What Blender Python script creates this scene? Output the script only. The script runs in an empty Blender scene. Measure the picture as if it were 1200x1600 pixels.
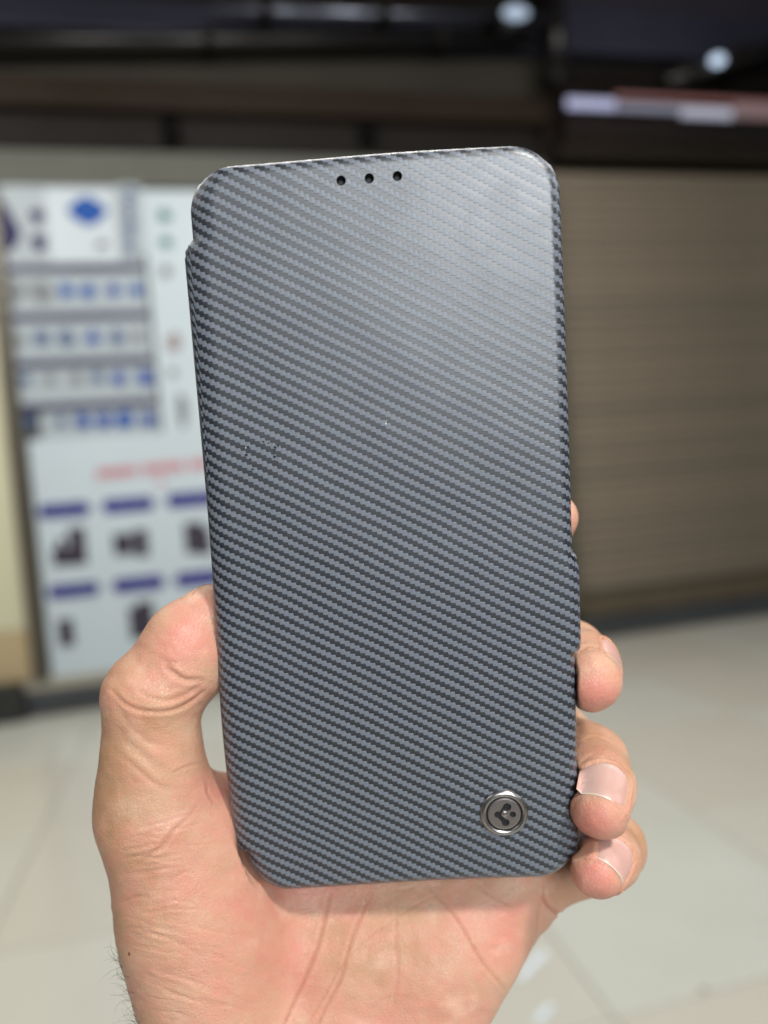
import bpy, bmesh, math, random
import numpy as np
from mathutils import Matrix, Vector, Euler
R = math.radians
random.seed(4)
rng = np.random.default_rng(7)
S = bpy.context.scene
C = S.collection

# ------------------------------------------------------------------ camera, world, lamps, exposure
F = 1156.0            # focal length in photo pixels (1200 x 1600)
D = 16.7              # cm from the lens to the held case
CAM_H = 1.35
PITCH, ROLL = R(-3.5), R(4.3)
cam_d = bpy.data.cameras.new('camera')
cam = bpy.data.objects.new('camera', cam_d); C.objects.link(cam)
cam_d.sensor_fit = 'VERTICAL'; cam_d.sensor_height = 36.0; cam_d.sensor_width = 27.0
cam_d.lens = 36.0 * F / 1600.0
cam_d.clip_start = 0.01; cam_d.clip_end = 100
cam_d.dof.use_dof = True; cam_d.dof.focus_distance = 0.1675
cam_d.dof.aperture_fstop = 5.8
cam.matrix_world = Matrix.Translation((0, 0, CAM_H)) @ Matrix.Rotation(R(90) + PITCH, 4, 'X') @ Matrix.Rotation(ROLL * -1, 4, 'Z')
S.camera = cam
CAMM = cam.matrix_world.copy()

W_ = bpy.data.worlds.new('World'); S.world = W_; W_.use_nodes = True
W_.node_tree.nodes['Background'].inputs[0].default_value = (0.80, 0.88, 1.0, 1)
W_.node_tree.nodes['Background'].inputs[1].default_value = 0.055

def area(name, loc, target, sx, sy, power, col=(1, 1, 1)):
    l = bpy.data.lights.new(name, 'AREA'); l.shape = 'RECTANGLE'; l.size = sx; l.size_y = sy
    l.energy = power; l.color = col
    o = bpy.data.objects.new(name, l); C.objects.link(o)
    o.location = loc
    o.rotation_euler = (Vector(target) - Vector(loc)).to_track_quat('-Z', 'Y').to_euler()
    return o
HAND = (0, 0.17, CAM_H)
area('key_ceiling_panel', (0.72, -0.75, 2.65), HAND, 0.20, 0.16, 28, (1.0, 0.97, 0.93))
area('shopfront_light', (0.42, -1.6, 1.93), HAND, 0.95, 0.85, 35, (0.93, 0.97, 1.0))
area('left_ceiling_panel', (-1.5, -0.4, 2.6), HAND, 0.8, 0.8, 4, (1.0, 0.96, 0.9))
area('right_corridor_panel', (1.9, 0.1, 2.2), HAND, 0.6, 0.5, 6, (0.97, 0.98, 1.0))
for i, x in enumerate((-2.4, 0.0, 2.6)):
    area('corridor_ceiling_panel', (x, 1.9, 3.9), (x, 4.2, 0.3), 1.2, 0.5, 70, (1.0, 0.97, 0.92))

S.view_settings.view_transform = 'Standard'; S.view_settings.look = 'None'
S.view_settings.exposure = 0.03; S.view_settings.gamma = 1.0
S.cycles.use_denoising = True
S.cycles.max_bounces = 6; S.cycles.diffuse_bounces = 3; S.cycles.glossy_bounces = 3
S.cycles.caustics_reflective = False; S.cycles.caustics_refractive = False

# ------------------------------------------------------------------ helpers
def tag(o, label=None, cat=None, group=None, kind=None):
    if label: o['label'] = label
    if cat: o['category'] = cat
    if group: o['group'] = group
    if kind: o['kind'] = kind
    return o
def empty(name, mat=None):
    o = bpy.data.objects.new(name, None); o.empty_display_size = 0.02
    C.objects.link(o)
    if mat is not None: o.matrix_world = mat
    return o
def link_mesh(name, me, mat=None, parent=None, smooth=False):
    o = bpy.data.objects.new(name, me); C.objects.link(o)
    if mat is not None and not me.materials: me.materials.append(mat)
    if smooth: me.polygons.foreach_set('use_smooth', [True] * len(me.polygons))
    if parent is not None: o.parent = parent
    return o
def mesh_obj(name, verts, faces, mat=None, parent=None, smooth=False):
    me = bpy.data.meshes.new(name); me.from_pydata([tuple(v) for v in verts], [], faces); me.update()
    return link_mesh(name, me, mat, parent, smooth)
def bm_obj(name, bm, mat=None, parent=None, smooth=False):
    bmesh.ops.recalc_face_normals(bm, faces=bm.faces)
    me = bpy.data.meshes.new(name); bm.to_mesh(me); bm.free()
    return link_mesh(name, me, mat, parent, smooth)
def bm_box(bm, lo, hi, bevel=0.0):
    lo, hi = Vector(lo), Vector(hi)
    r = bmesh.ops.create_cube(bm, size=1.0, matrix=Matrix.Translation((lo + hi) / 2) @ Matrix.Diagonal((*(hi - lo), 1)))
    if bevel > 0:
        es = list({e for v in r['verts'] for e in v.link_edges})
        bmesh.ops.bevel(bm, geom=es, offset=bevel, segments=2, affect='EDGES', profile=0.5)
def box(name, lo, hi, mat, parent=None, bevel=0.0):
    bm = bmesh.new(); bm_box(bm, lo, hi, bevel); return bm_obj(name, bm, mat, parent)

class N:
    """tiny node-tree helper"""
    def __init__(s, name):
        s.m = bpy.data.materials.new(name); s.m.use_nodes = True; s.t = s.m.node_tree
        s.b = s.t.nodes['Principled BSDF']; s.out = s.t.nodes['Material Output']
    def n(s, typ, **kw):
        nd = s.t.nodes.new(typ)
        for k, v in kw.items(): setattr(nd, k, v)
        return nd
    def L(s, a, b): s.t.links.new(a, b)
    def math(s, op, a, b=None, c=None, clamp=False):
        nd = s.n('ShaderNodeMath', operation=op, use_clamp=clamp)
        for i, x in enumerate((a, b, c)):
            if x is None: continue
            if hasattr(x, 'is_output'): s.L(x, nd.inputs[i])
            else: nd.inputs[i].default_value = x
        return nd.outputs[0]
    def sstep(s, x, a, b):
        nd = s.n('ShaderNodeMapRange', interpolation_type='SMOOTHSTEP')
        s.L(x, nd.inputs[0]); nd.inputs[1].default_value = a; nd.inputs[2].default_value = b
        return nd.outputs[0]
    def mix(s, f, a, b, blend='MIX'):
        nd = s.n('ShaderNodeMix', data_type='RGBA', blend_type=blend)
        for i, x in ((0, f), (6, a), (7, b)):
            if hasattr(x, 'is_output'): s.L(x, nd.inputs[i])
            elif i == 0: nd.inputs[0].default_value = x
            else: nd.inputs[i].default_value = (*x, 1)
        return nd.outputs[2]
    def set(s, **kw):
        for k, v in kw.items():
            inp = s.b.inputs[k.replace('_', ' ')]
            if hasattr(v, 'is_output'): s.L(v, inp)
            elif isinstance(v, tuple) and len(v) == 3 and 'Radius' not in k: inp.default_value = (*v, 1)
            else: inp.default_value = v
        return s
    def bump(s, h, dist, strength=1.0, prev=None):
        nd = s.n('ShaderNodeBump'); s.L(h, nd.inputs['Height']); nd.inputs['Distance'].default_value = dist
        nd.inputs['Strength'].default_value = strength
        if prev is not None: s.L(prev, nd.inputs['Normal'])
        return nd.outputs[0]
    def noise(s, scale, detail=3, rough=0.5, vec=None, obj=True):
        nd = s.n('ShaderNodeTexNoise'); nd.inputs['Scale'].default_value = scale
        nd.inputs['Detail'].default_value = detail; nd.inputs['Roughness'].default_value = rough
        if vec is None: vec = s.n('ShaderNodeTexCoord').outputs['Object']
        s.L(vec, nd.inputs['Vector']); return nd.outputs['Fac']

def simple(name, col, rough=0.6, var=0.12, scale=6.0, metal=0.0, bump=0.0, spec=0.5):
    if name.startswith(('print_', 'poster_', 'sticker_')): spec = 0.15
    k = N(name); ns = k.noise(scale, 5, 0.6)
    a = tuple(c * (1 - var) for c in col); b = tuple(min(1, c * (1 + var)) for c in col)
    k.set(Base_Color=k.mix(ns, a, b), Roughness=rough, Metallic=metal, Specular_IOR_Level=spec)
    if bump: k.set(Normal=k.bump(ns, bump))
    return k.m
def emis(name, col, st):
    k = N(name); k.set(Base_Color=(0.1, 0.1, 0.1), Emission_Color=col, Emission_Strength=st); return k.m

# ------------------------------------------------------------------ the corridor: floor, shop front, shutter
YAW = R(13.2)
U = Vector((math.cos(YAW), math.sin(YAW), 0)); NW = Vector((math.sin(YAW), -math.cos(YAW), 0))  # along wall, out of wall
P0 = Vector((0, 5.0, 0))
WALLM = Matrix(((U.x, -NW.x, 0, P0.x), (U.y, -NW.y, 0, P0.y), (0, 0, 1, 0), (0, 0, 0, 1)))   # local x along, y into wall, z up
def ray(px, py):
    return (CAMM.to_3x3() @ Vector(((px - 600) / F, (800 - py) / F, -1))).normalized()
def onwall(px, py, out=0.0):
    d = ray(px, py); o = Vector((0, 0, CAM_H)); p = P0 + NW * out
    t = (p - o).dot(NW) / d.dot(NW); q = o + d * t
    return (q - P0).dot(U), q.z
WALLI = WALLM.inverted()

m_floor = None
def make_floor():
    k = N('floor_tile_glazed')
    tc = k.n('ShaderNodeTexCoord').outputs['Object']
    oi = k.n('ShaderNodeObjectInfo').outputs['Random']
    n1 = k.noise(1.7, 7, 0.68); n2 = k.noise(0.8, 2, 0.5)
    c = k.mix(n1, (0.47, 0.48, 0.425), (0.64, 0.655, 0.60))
    c = k.mix(k.math('MULTIPLY', oi, 0.5), c, (0.52, 0.46, 0.37))
    k.set(Base_Color=c, Roughness=k.math('MULTIPLY_ADD', n2, 0.2, 0.12), Specular_IOR_Level=0.5)
    k.set(Normal=k.bump(n1, 0.0008))
    root = empty('floor', WALLM.copy()); tag(root, kind='structure')
    g = simple('tile_grout', (0.26, 0.25, 0.21), 0.9, 0.2)
    sub = mesh_obj('floor_bed', [(-12, -12, -0.006), (12, -12, -0.006), (12, 4, -0.006), (-12, 4, -0.006)], [(0, 1, 2, 3)], g, root)
    T = 0.8; gp = 0.0022
    bm = bmesh.new(); bm_box(bm, (gp, gp, -0.02), (T - gp, T - gp, 0), 0.003)
    me = bpy.data.meshes.new('floor_tile'); bm.to_mesh(me); bm.free(); me.materials.append(k.m)
    for i in range(-7, 9):
        for j in range(-9, 0):
            o = bpy.data.objects.new('floor_tile', me); C.objects.link(o); o.parent = root
            o.location = (i * T - 0.31, j * T - 0.13, random.uniform(-0.0006, 0.0006))
            o.rotation_euler = (random.uniform(-.0006, .0006), random.uniform(-.0006, .0006), 0)
make_floor()

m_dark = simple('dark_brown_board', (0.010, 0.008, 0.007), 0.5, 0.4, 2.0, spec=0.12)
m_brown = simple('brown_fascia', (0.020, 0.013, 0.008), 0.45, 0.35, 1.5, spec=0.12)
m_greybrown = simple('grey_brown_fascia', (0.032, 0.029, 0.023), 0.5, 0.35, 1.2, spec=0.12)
m_olive = simple('olive_grey_paint', (0.080, 0.082, 0.066), 0.6, 0.2, 2.5)
m_bluegrey = simple('blue_grey_metal', (0.030, 0.031, 0.045), 0.35, 0.35, 1.5, 0.3, spec=0.12)
m_post = simple('brown_aluminium', (0.10, 0.088, 0.065), 0.4, 0.2, 5, 0.3)
m_plinth = simple('dark_plinth', (0.050, 0.055, 0.062), 0.4, 0.3, 4)
m_sill = simple('beige_sill', (0.34, 0.32, 0.26), 0.5, 0.1, 5)
m_yellow = simple('cream_laminate', (0.56, 0.54, 0.38), 0.55, 0.05, 4)
m_tan = simple('tan_laminate', (0.46, 0.36, 0.21), 0.55, 0.12, 4)
m_paper = simple('poster_white', (0.50, 0.575, 0.62), 0.35, 0.06, 2.0)
m_paper2 = simple('poster_grey', (0.36, 0.41, 0.44), 0.35, 0.10, 2.5)
m_paper3 = simple('sticker_white', (0.52, 0.58, 0.62), 0.35, 0.05, 2.5)
m_navy = simple('print_navy', (0.008, 0.008, 0.07), 0.4, 0.1)
m_blue = simple('print_blue', (0.012, 0.075, 0.32), 0.4, 0.1)
m_blue2 = simple('print_soft_blue', (0.025, 0.07, 0.30), 0.4, 0.2)
m_steel = simple('print_grey_blue', (0.08, 0.12, 0.22), 0.4, 0.2)
m_teal = simple('print_teal', (0.05, 0.16, 0.16), 0.4, 0.2)
m_purple = simple('print_purple_grey', (0.045, 0.045, 0.095), 0.4, 0.15)
m_violet = simple('print_violet', (0.022, 0.016, 0.20), 0.4, 0.1)
m_pink = simple('print_pink', (0.52, 0.20, 0.24), 0.4, 0.1)
m_photo = simple('print_product_dark', (0.050, 0.042, 0.060), 0.4, 0.3, 30)
m_printgrey = simple('print_grey', (0.20, 0.215, 0.225), 0.4, 0.2, 8)

# shop wall: one body behind everything
XL, XR = -6.0, 7.0
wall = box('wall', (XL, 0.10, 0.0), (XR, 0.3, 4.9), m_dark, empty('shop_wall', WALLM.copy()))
tag(wall.parent, kind='structure')
def wl(px, py, out=0.0): return onwall(px, py, out)

# plinth all along the bottom
z_pl = 0.5 * (wl(150, 1062)[1] + wl(1000, 968)[1])
pl = empty('skirting_plinth', WALLM.copy())
tag(pl, 'dark grey plinth running along the foot of the shop front where it meets the floor', 'plinth')
box('plinth_board', (XL, -0.05, 0.0), (XR, 0.098, 0.135), m_plinth, pl, 0.006)
box('sill_strip', (XL, -0.02, 0.137), (wl(870, 900)[0], 0.098, 0.21), m_sill, pl, 0.004)

# fascia boards above the shop front
xs = wl(850, 200)[0]
fa = empty('fascia', WALLM.copy()); tag(fa, 'stack of dark brown and grey fascia boards above the posters', 'fascia')
zz = lambda px, py: wl(px, py)[1]
z240, z185, z140, z75, z20 = (zz(300, y) for y in (238, 186, 140, 72, 20))
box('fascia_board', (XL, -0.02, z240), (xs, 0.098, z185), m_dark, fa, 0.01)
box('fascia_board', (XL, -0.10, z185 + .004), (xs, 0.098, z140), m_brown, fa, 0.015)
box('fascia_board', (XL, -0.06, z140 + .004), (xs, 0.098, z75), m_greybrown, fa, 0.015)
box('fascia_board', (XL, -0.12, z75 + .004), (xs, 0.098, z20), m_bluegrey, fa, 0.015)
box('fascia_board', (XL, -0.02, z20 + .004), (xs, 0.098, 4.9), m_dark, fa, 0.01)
for px in (268, 572):     # small dark brackets on the bottom board
    x, z = wl(px, 212)
    box('bracket', (x - .05, -0.09, z - .09), (x + .05, -0.022, z + .07), simple('bracket_black', (.004, .0035, .0035), .8, spec=.04), fa, 0.008)
# lower olive beam over the posters
ob = empty('window_head_beam', WALLM.copy()); tag(ob, 'olive grey beam just over the posters under the fascia', 'beam')
box('beam_board', (XL, -0.01, zz(200, 292)), (xs, 0.098, z240 - .004), m_olive, ob, 0.006)

# ceiling over the corridor in front of the shops
ce = box('ceiling', (XL, -8.0, 4.9), (XR, 0.3, 5.0), simple('ceiling_dark', (0.02, 0.018, 0.017), 0.6)); ce.matrix_world = WALLM.copy(); tag(ce, kind='structure')

# glazed shop window with its frame
win = empty('shop_window', WALLM.copy()); tag(win, 'shop window with brown metal frame behind the posters left of the case', 'window')
def frame_post(px, w, parent, mat, lean=None):
    x = wl(px, 800)[0]
    box('frame_post', (x - w / 2, -0.05, 0.212), (x + w / 2, 0.09, zz(200, 292) - .003), mat, parent, 0.006)
    return x
xp = frame_post(38, 0.085, win, m_post)
xr_ = wl(868, 600)[0]
box('frame_post', (xr_ - .07, -0.05, 0.212), (xr_ + .07, 0.09, 3.2), m_post, win, 0.006)
k = N('window_glass_dark'); k.set(Base_Color=(0.10, 0.11, 0.11), Roughness=0.08, Specular_IOR_Level=0.6); m_glass = k.m
box('glass_pane', (xp + .045, 0.02, 0.214), (xr_ - .072, 0.03, zz(200, 292) - .004), m_glass, win)

# cream door left of the post
dr = empty('cream_door', WALLM.copy()); tag(dr, 'cream yellow door panel with tan foot at the left edge, beside the brown post', 'door')
zt = wl(20, 985)[1]
box('door_panel', (XL + 2, -0.01, zt), (xp - .046, 0.09, zz(10, 470)), m_yellow, dr, 0.005)
box('kick_panel', (XL + 2, -0.012, 0.213), (xp - .046, 0.09, zt - .003), m_tan, dr, 0.005)
sh = empty('shop_side_block', WALLM.copy()); tag(sh, 'low black block on the floor in front of the cream door', 'block')
x0, z0 = wl(-60, 1085, 0.1); x1, z1 = wl(36, 1066, 0.1)
box('block_body', (x0, -0.16, 0.0), (x1, -0.053, z1), simple('block_black', (.02, .022, .02), .5), sh, 0.01)
sf = empty('grey_side_panel', WALLM.copy()); tag(sf, 'dark grey panel above the cream door at the left edge', 'panel')
box('panel_sheet', (XL + 2, -0.012, zz(10, 470) + .004), (xp - .046, 0.09, zz(200, 292) - .004), m_olive, sf, 0.005)

# posters -------------------------------------------------------------
def rect(name, parent, px0, py0, px1, py1, mat, out=0.0, th=0.004, round_=0.0):
    """a thin sheet on the wall whose middle lies at those photo pixels"""
    cx, cz = wl((px0 + px1) / 2, (py0 + py1) / 2)
    w = abs(wl(px1, (py0 + py1) / 2)[0] - wl(px0, (py0 + py1) / 2)[0]); h = abs(wl((px0 + px1) / 2, py0)[1] - wl((px0 + px1) / 2, py1)[1])
    return box(name, (cx - w / 2, -out - th, cz - h / 2), (cx + w / 2, -out, cz + h / 2), mat, parent, 0.0)
def blob(name, parent, px, py, rw, rh, mat, out, seed=0, n=9):
    r = random.Random(seed * 31 + int(px)); cx, cz = wl(px, py); s = abs(wl(px + 10, py)[0] - cx) / 10
    vs, fs = [], []
    for k_ in range(n):
        a = 2 * math.pi * k_ / n; q = r.uniform(0.72, 1.15)
        vs.append((cx + math.cos(a) * rw * s * q, cz + math.sin(a) * rh * s * q))
    V = [(x, -out - .003, z) for x, z in vs] + [(x, -out, z) for x, z in vs]
    F_ = [list(range(n))] + [[i, (i + 1) % n, (i + 1) % n + n, i + n] for i in range(n)]
    o = mesh_obj(name, V, F_, mat, parent)
    return o

pa = empty('rows_poster', WALLM.copy()); tag(pa, 'white poster with four dark bars between rows of small blue pictures', 'poster')
x0, _ = wl(30, 500); 
rect('poster_sheet', pa, 48, 262, 234, 735, m_paper2, 0.0)
rect('poster_sheet', pa, -70, 262, 46, 640, m_paper2, 0.001)
for y, xa, xb in ((420, -20, 226), (495, -10, 236), (567, 12, 240), (634, 26, 246)):
    rect('dark_bar', pa, xa, y - 6, xb, y + 6, m_purple, 0.008)
rowset = [(455, [(103, 10, m_blue), (137, 10, m_blue), (178, 9, m_blue2), (213, 9, m_blue)]),
          (528, [(30, 9, m_printgrey), (66, 11, m_steel), (105, 11, m_steel), (145, 10, m_blue2), (185, 11, m_steel), (216, 8, m_printgrey)]),
          (592, [(40, 8, m_steel), (78, 8, m_printgrey), (120, 9, m_printgrey), (154, 9, m_steel), (186, 10, m_blue2), (226, 11, m_blue2)]),
          (658, [(45, 10, m_steel), (96, 8, m_steel), (130, 11, m_blue2), (163, 12, m_blue2), (195, 12, m_blue), (231, 10, m_blue2)])]
for y, row in rowset:
    for i, (x, r_, m) in enumerate(row):
        blob('printed_picture', pa, x, y - 0.02 * (x - 130), r_ * 1.25, r_ * 1.25, m, 0.008, i)
for x, y, r_ in ((8, 362, 26), (57, 338, 13), (61, 380, 14), (-4, 325, 14)):
    blob('printed_letter', pa, x, y, r_, r_ * (1.6 if r_ > 15 else 1.0), m_navy, 0.008, 3)
for x0_, y0_ in ((20, 455), (64, 455)):
    blob('printed_picture', pa, x0_, y0_, 20, 22, m_printgrey, 0.008, 8)

pd = empty('diamond_sticker', WALLM.copy()); tag(pd, 'white square sticker with a blue rounded diamond on it, upper left', 'sticker')
rect('sticker_sheet', pd, 76, 296, 184, 412, m_paper3, 0.010)
cx, cz = wl(137, 331); s = abs(wl(147, 331)[0] - cx) / 10
vs = []
for k_ in range(40):   # super-ellipse diamond
    a = 2 * math.pi * k_ / 40; ca, sa = math.cos(a), math.sin(a)
    q = (abs(ca) ** 1.35 + abs(sa) ** 1.35) ** (-1 / 1.35)
    vs.append((cx + ca * q * 31 * s, cz + sa * q * 24 * s))
mesh_obj('blue_diamond', [(x, -.019, z) for x, z in vs] + [(x, -.0145, z) for x, z in vs], [list(range(40))] + [[i, (i + 1) % 40, (i + 1) % 40 + 40, i + 40] for i in range(40)], m_blue, pd)
blob('printed_mark', pd, 160, 384, 12, 9, m_printgrey, 0.015, 2)
ps = empty('text_strip', WALLM.copy()); tag(ps, 'narrow sheet with a grey column of lettering right of the diamond sticker', 'poster')
rect('strip_sheet', ps, 188, 290, 224, 400, m_paper2, 0.010)
for j in range(8):
    rect('lettering', ps, 195, 296 + j * 13, 211 + random.randint(-4, 3), 304 + j * 13, m_steel, 0.015)
pn = empty('narrow_poster', WALLM.copy()); tag(pn, 'tall narrow pale poster with teal marks beside the left edge of the case', 'poster')
rect('poster_sheet', pn, 240, 300, 420, 700, m_paper, 0.002)
for x, y, m in ((257, 338, m_teal), (259, 379, m_teal), (258, 424, m_printgrey)): blob('printed_mark', pn, x, y, 11, 11, m, 0.008, 1)
for x, y, a_, b_, m in ((272, 535, 13, 17, simple('print_mauve', (.28, .22, .22), .4)), (270, 583, 8, 8, m_printgrey), (285, 640, 9, 30, m_printgrey), (350, 500, 20, 30, m_steel)): blob('printed_mark', pn, x, y, a_, b_, m, 0.008, 4)

pb = empty('product_poster', WALLM.copy()); tag(pb, 'large white poster with violet banners over dark product pictures, left of the thumb', 'poster')
xa = wl(62, 860)[0]; xb = wl(620, 860)[0]; za = wl(250, 1052)[1]; zb = wl(250, 676)[1]
box('poster_sheet', (xa, -0.010, za), (xb, -0.006, zb), m_paper, pb)
# red headline: short letter strokes
def headline(x_from, x_to, y_from, y_to):
    n = int((x_to - x_from) / 8)
    for j in range(n):
        if j % 9 == 8: continue
        t = j / n; x = x_from + (x_to - x_from) * t; y = y_from + (y_to - y_from) * t
        rect('headline_letter', pb, x, y - 7, x + 6.5, y + 7 + random.choice((0, 0, 2)), m_pink, 0.011)
headline(152, 560, 740, 700)
blob('headline_letter', pb, 252, 752, 8, 6, m_pink, 0.011, 2)
def banner(px, py, w=84, h=23):
    cx, cz = wl(px, py); s = abs(wl(px + 10, py)[0] - cx) / 10
    pts = [(-.5, 0), (-.42, .5), (.42, .5), (.5, 0), (.42, -.5), (-.42, -.5)]
    V = [(cx + a * w * s, -.0145, cz + b * h * s) for a, b in pts] + [(cx + a * w * s, -.0105, cz + b * h * s) for a, b in pts]
    mesh_obj('violet_banner', V, [list(range(6))] + [[i, (i + 1) % 6, (i + 1) % 6 + 6, i + 6] for i in range(6)], m_violet, pb)
    for j in range(-4, 5):   # pale lettering on it
        if random.random() < .4:
            x = cx + j * 7.2 * s
            box('banner_letter', (x - 2.1 * s, -.0165, cz - 4 * s), (x + 2.1 * s, -.0147, cz + 4 * s), m_steel, pb)
for px, py in ((101, 797), (201, 789), (301, 780), (402, 771), (502, 762), (116, 922), (217, 912), (314, 903), (410, 894)): banner(px, py)
def product(px, py, parts):
    for dx, dy, w, h in parts:
        rect('product_picture', pb, px + dx - w / 2, py + dy - h / 2, px + dx + w / 2, py + dy + h / 2, m_photo, 0.011 + random.uniform(0, .0008))
product(110, 857, [(-8, 12, 38, 28), (12, -4, 26, 58), (-14, -8, 12, 14)])
product(203, 850, [(-10, 0, 30, 34), (18, -2, 22, 42)])
product(305, 840, [(0, 0, 32, 48), (14, 6, 20, 40)])
product(104, 988, [(0, 0, 24, 42)]); product(220, 972, [(0, 0, 34, 50), (8, -8, 26, 50)])
product(400, 830, [(0, 0, 32, 44)]); product(320, 960, [(0, 0, 32, 44)])

# roller shutter on the right ------------------------------------------
rs = empty('roller_shutter', WALLM.copy()); tag(rs, 'closed grey brown roller shutter with many ribs, right of the case', 'shutter')
k = N('shutter_metal')
tc = k.n('ShaderNodeTexCoord').outputs['Object']
ns = k.noise(0.9, 4, 0.6); oi = k.n('ShaderNodeObjectInfo').outputs['Random']
c = k.mix(ns, (0.185, 0.150, 0.112), (0.345, 0.292, 0.225)); c = k.mix(k.math('MULTIPLY', oi, 0.6), c, (0.15, 0.13, 0.10))
k.set(Base_Color=c, Roughness=k.math('MULTIPLY_ADD', oi, 0.18, 0.30), Metallic=0.3, Specular_IOR_Level=0.5)
x_l = xr_ + .075; x_r = XR
z_b = 0.21; z_t = zz(1000, 250)
pitch_ = 0.078; nsl = int((z_t - z_b - .1) / pitch_)
prof = []
for j in range(9):
    a = j / 8; prof.append((-0.012 * math.sin(math.pi * a), a * (pitch_ - .006)))
prof.append((0.004, pitch_ - .004)); prof.append((0.004, pitch_))
V = [(x_l, 0.05 + y, z) for y, z in prof] + [(x_r, 0.05 + y, z) for y, z in prof]; n_ = len(prof)
me = bpy.data.meshes.new('shutter_slat'); me.from_pydata(V, [], [[i, i + n_, i + n_ + 1, i + 1] for i in range(n_ - 1)]); me.materials.append(k.m)
for i in range(nsl):
    o = bpy.data.objects.new('shutter_slat', me); C.objects.link(o); o.parent = rs; o.location = (0, 0, z_b + .10 + i * pitch_)
box('bottom_rail', (x_l, 0.0, z_b - .07), (x_r, 0.08, z_b + .09), simple('rail_brown', (0.13, 0.105, 0.07), 0.4, 0.2, 4, 0.3), rs, 0.01)
box('bottom_rail', (x_l, -0.02, z_b + .092), (x_r, 0.08, z_b + .118), m_post, rs, 0.004)
# housing drum above it
hd = empty('shutter_housing', WALLM.copy()); tag(hd, 'dark glossy curved shutter housing above the roller shutter, upper right', 'housing')
k = N('housing_gloss'); k.set(Base_Color=k.mix(k.noise(1.3, 3), (0.020, 0.016, 0.015), (0.05, 0.038, 0.032)), Roughness=0.18, Specular_IOR_Level=0.6)
cyl = []
zc, rr = 0.5 * (zz(1000, 262) + zz(1000, 150)), 0.5 * (zz(1000, 150) - zz(1000, 262))
na = 28
V, F_ = [], []
for xx in (xs + .004, XR):
    for j in range(na): a = 2 * math.pi * j / na; V.append((xx, -0.12 + rr * .8 * math.cos(a), zc + rr * math.sin(a)))
F_ = [[i, (i + 1) % na, (i + 1) % na + na, i + na] for i in range(na)] + [list(range(na)), list(range(na, 2 * na))]
mesh_obj('drum_cover', V, F_, k.m, hd, True)
z150, z100 = zz(1000, 148), zz(1000, 112)
sg = empty('upper_right_fascia', WALLM.copy()); tag(sg, 'blue grey metal fascia above the shutter housing in the upper right corner', 'fascia')
box('fascia_board', (xs + .004, -0.10, z150 + .003), (XR, 0.098, z100), m_dark, sg, 0.01)
box('fascia_board', (xs + .004, -0.20, z100 + .004), (XR, 0.098, zz(1000, 40)), simple('slate_blue_metal', (0.050, 0.052, 0.080), 0.32, 0.5, 1.1, 0.4, spec=.3), sg, 0.02)
box('fascia_board', (xs + .004, -0.10, zz(1000, 40) + .004), (XR, 0.098, 4.9), simple('plum_board', (.030, .026, .036), .5, .3, 2), sg, 0.02)
# glowing strips under it imitate the reflection of a lit sign
st = empty('lit_sign_reflection', WALLM.copy()); tag(st, 'glowing pale strips with red upper edge imitating the reflection of a lit sign, upper right above the shutter', 'reflection')
def rect3(name, parent, px0, px1, py0, py1, mat, out, th=.02):
    a, z1_ = wl(px0, py0, out); b, _ = wl(px1, py0, out); _, z0_ = wl(px0, py1, out)
    return box(name, (a, -out - th, z0_), (b, -out, z1_), mat, parent, 0.003)
rect3('reflection_strip', st, 884, 960, 154, 170, emis('reflection_pale', (.62, .64, 1.0), .55), 0.40)
rect3('reflection_strip', st, 964, 1060, 162, 174, emis('reflection_pale_3', (.6, .62, .9), .22), 0.40)
rect3('reflection_strip', st, 1062, 1142, 168, 184, emis('reflection_pale_2', (.78, .80, 1.0), .42), 0.40)
rect3('red_edge', st, 960, 1230, 147, 154, emis('reflection_red', (.8, .14, .10), .16), 0.402, .018)
rect3('reflection_strip', st, 1146, 1230, 160, 186, emis('reflection_pink', (.8, .40, .45), .14), 0.40)
# two small ceiling lamps seen as blurred discs
def lamp(px, py, r, st_, label, wide=1.0):
    root = empty('spot_lamp', WALLM.copy()); tag(root, label, 'lamp')
    x, z = wl(px, py, 0.5)
    bm = bmesh.new(); bmesh.ops.create_uvsphere(bm, u_segments=20, v_segments=12, radius=r, matrix=Matrix.Translation((x, -0.5, z)) @ Matrix.Diagonal((wide, 1, .8, 1)))
    bm_obj('bulb', bm, emis('lamp_glow', (.62, .78, 1.0), st_), root, True)
    bm = bmesh.new(); bmesh.ops.create_cone(bm, segments=20, radius1=r * 1.3, radius2=r * .8, depth=r * 1.6, cap_ends=True, matrix=Matrix.Translation((x, -0.5 + r * 1.4, z)) @ Matrix.Rotation(R(90), 4, 'X'))
    bm_obj('lamp_socket', bm, m_plinth, root, True)
    box('lamp_bracket', (x - r * .3, -0.5 + r * 1.5, z - r * .3), (x + r * .3, -0.19, z + r * .3), m_plinth, root)
lamp(806, 20, 0.045, .62, 'small glowing lamp at the top edge, the left of the two', 1.9)
lamp(1121, 94, 0.042, 1.1, 'small bright lamp at the upper right, under the blue grey fascia', 1.2)
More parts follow.
